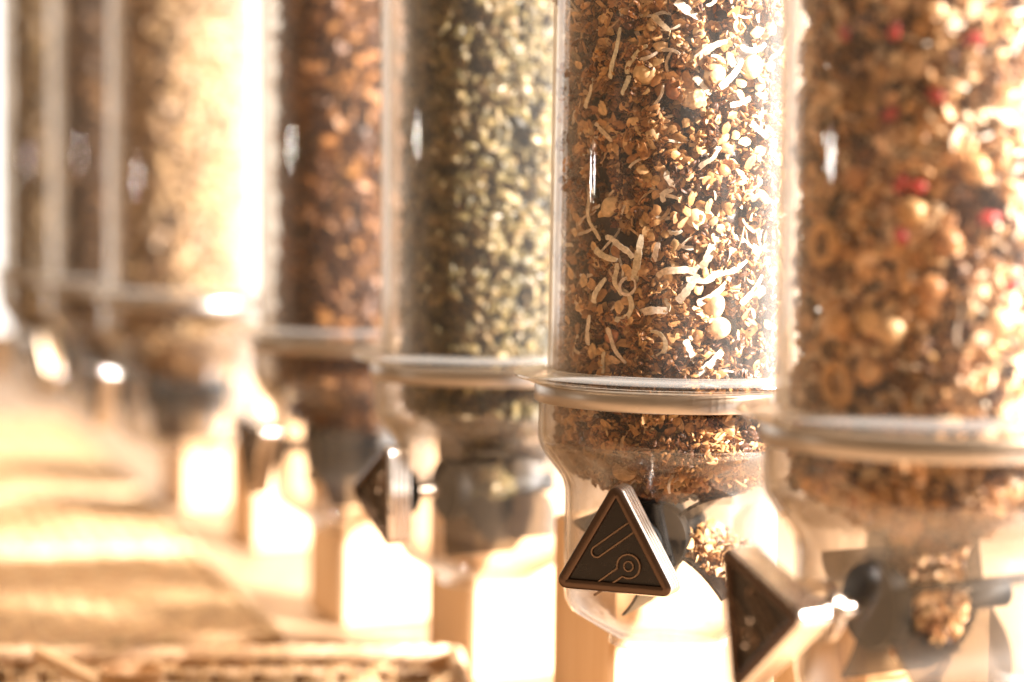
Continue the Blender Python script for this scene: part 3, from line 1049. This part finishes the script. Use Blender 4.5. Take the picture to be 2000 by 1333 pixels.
# --- pumpkin seeds
PUMP = [pumpkin_seed((11 + 2.8 * rng.random()) * mm, (6.8 + 1.5 * rng.random()) * mm, (2.4 + .6 * rng.random()) * mm) for _ in range(8)]
PUMPC = [(0.101, 0.073, 0.024), (0.148, 0.109, 0.041), (0.066, 0.049, 0.017), (0.195, 0.141, 0.060), (0.133, 0.084, 0.029)]
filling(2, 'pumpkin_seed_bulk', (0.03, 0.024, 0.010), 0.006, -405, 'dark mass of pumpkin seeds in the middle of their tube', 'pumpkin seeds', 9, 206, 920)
H = Heap()
scatter(2, 6600, -390, 900, -405, [(1, PUMP, PUMPC, 1.0)], H, ARC_D, seed=9, depth=26, pit=42)
o = H.build('pumpkin_seed_layer', M_GRAIN)
tag(o, 'green pumpkin seeds lying deeper in their tube', 'pumpkin seeds', kind='stuff')
pmm = [proto_mesh('pumpkin_seed', p, var(PUMPC[i % 5], .1), M_NUT, 180) for i, p in enumerate(PUMP)]
for i in range(300):
    s = math.sin(R(-78 + 156 * rng.random())); zu = 4 + 820 * rng.random()
    loc, nrm = wall_pt(2, s, zu, -2 + 8 * rng.random(), -405)
    put('pumpkin_seed', pmm[rng.integers(8)], frame(nrm, rng.random() * 6.28, 0.6, rng), loc, 'green hulled pumpkin seed against the wall of the second blurred tube', 'pumpkin seed', 'pumpkin seeds')

# --- near muesli with berries
BIGF = [flake((9 + 5 * rng.random()) * mm, (7 + 3 * rng.random()) * mm, 1.8 * mm) for _ in range(8)]
MUEC = [(0.684, 0.448, 0.263), (0.775, 0.566, 0.388), (0.593, 0.354, 0.175)]
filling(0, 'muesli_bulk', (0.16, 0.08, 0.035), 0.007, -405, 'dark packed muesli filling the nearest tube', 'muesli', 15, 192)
H = Heap()
scatter(0, 6800, -390, 740, -405, [(3, OATS, OATC, .8), (3.2, BIGF, MUEC, .9), (1.6, CRUMB, BROWN + OATC, 1.5), (.9, SHRED, COCOC, .6), (1.8, CLUST, BROWN[1:] + OATC[:2], 1.5)], H, ARC_D, seed=21, depth=22, pit=30)
o = H.build('muesli_crumbs', M_GRAIN)
tag(o, 'oat, cluster and coconut crumbs of the nearest blurred muesli', 'muesli', kind='stuff')
big = [proto_mesh('hazelnut', lump(ICO2, (14 * mm, 13 * mm, 12 * mm), 0.08), c, M_NUT, 180) for c in ((0.62, 0.36, 0.16), (0.7, 0.46, 0.24), (0.46, 0.22, 0.09))]
ber = [proto_mesh('berry_piece', lump(ICO2, ((7 + 3 * rng.random()) * mm, 6 * mm, 4 * mm), 0.4, 2), (0.38, 0.035, 0.03), M_NUT, 180) for _ in range(3)]
rngp = [proto_mesh('banana_ring', ring_piece(9 * mm, 3.2 * mm), (0.58, 0.33, 0.13), M_GRAIN, 180)]
def epx(px, py):
    s = (px - 1824) / 285.0
    return s, (795 + 24 * math.sqrt(max(0, 1 - s * s)) - py) / 1.27
for i, (px, py) in enumerate([(1740, 70), (1890, 85), (1820, 193), (1757, 362), (1925, 425), (1762, 460), (1645, 65), (1975, 550), (1735, 225), (1790, 365)]):
    s, zu = epx(px, py)
    loc, nrm = wall_pt(0, s, zu, -9, -405)
    put('berry_piece', ber[i % 3], frame(nrm, rng.random() * 6, .3, rng), loc, 'red dried berry piece in the nearest blurred muesli', 'berry piece', 'red berry pieces')
for i, (px, py) in enumerate([(1635, 625), (1702, 625), (1665, 345), (1780, 415), (1740, 640), (1850, 470), (1905, 330), (1960, 620), (1820, 560), (1700, 720)]):
    s, zu = epx(px, py)
    loc, nrm = wall_pt(0, s, zu, 3, -405)
    put('hazelnut', big[i % 3], frame(nrm, rng.random() * 6, .3, rng), loc, 'round hazelnut in the nearest blurred muesli', 'nut', 'hazelnuts in the muesli')
for i, (px, py, lb) in enumerate([(1605, 470, 'large tan ring shaped fruit slice at the left wall of the nearest muesli'), (1640, 745, 'tan ring shaped fruit slice just above the collar of the nearest tube')]):
    s, zu = epx(px, py)
    loc, nrm = wall_pt(0, s, zu, -3, -405)
    put('fruit_ring', rngp[0], frame(nrm, 1.2 + i, .2, rng), loc, lb, 'fruit slice')
for i in range(46):
    s = math.sin(R(-75 + 150 * rng.random())); zu = 4 + 640 * rng.random()
    loc, nrm = wall_pt(0, s, zu, 5 + 8 * rng.random(), -405)
    put('coconut_shred', shm[rng.integers(14)], frame(nrm, rng.random() * 6.28, 0.4, rng), loc, 'white coconut shred in the nearest blurred muesli', 'coconut shred', 'coconut shreds in the muesli')

# --- orange-brown flakes, golden flakes, dark fillings far behind
CORN = [flake((11 + 6 * rng.random()) * mm, (9 + 4 * rng.random()) * mm, 1.6 * mm) for _ in range(8)]
def far_fill(i, cols, corec, n, name, label, cat, seed, bottom=-300):
    filling(i, name + '_bulk', corec, 0.007, bottom, 'packed middle of the ' + label, cat, seed, 206, 1150)
    H = Heap()
    scatter(i, int(n * 1.6), bottom + 70, 1150, bottom, [(1, CORN, cols, 1.0)], H, ARC_D, seed=seed, depth=22, pit=26)
    o = H.build(name, M_GRAIN)
    tag(o, label, cat, kind='stuff')
far_fill(3, [(0.20, 0.078, 0.018), (0.26, 0.108, 0.027), (0.085, 0.032, 0.010), (0.13, 0.049, 0.013)], (0.09, 0.035, 0.012), 2600, 'bran_flakes', 'dark orange brown flakes in the blurred tube left of the pumpkin seeds', 'flakes', 31)
far_fill(4, [(0.34, 0.21, 0.095), (0.28, 0.165, 0.07), (0.40, 0.26, 0.14)], (0.18, 0.10, 0.045), 2600, 'golden_flakes', 'golden flakes in the far blurred tube', 'flakes', 41)
far_fill(5, [(0.12, 0.058, 0.018), (0.17, 0.082, 0.026), (0.08, 0.038, 0.014)], (0.06, 0.03, 0.012), 2000, 'dark_flakes', 'dark brown flakes in the far tube behind the golden one', 'flakes', 51)
far_fill(6, [(0.20, 0.12, 0.05), (0.13, 0.08, 0.035)], (0.06, 0.035, 0.015), 1800, 'dark_grain', 'dark grain in the farthest tube at the left edge', 'grain', 61)
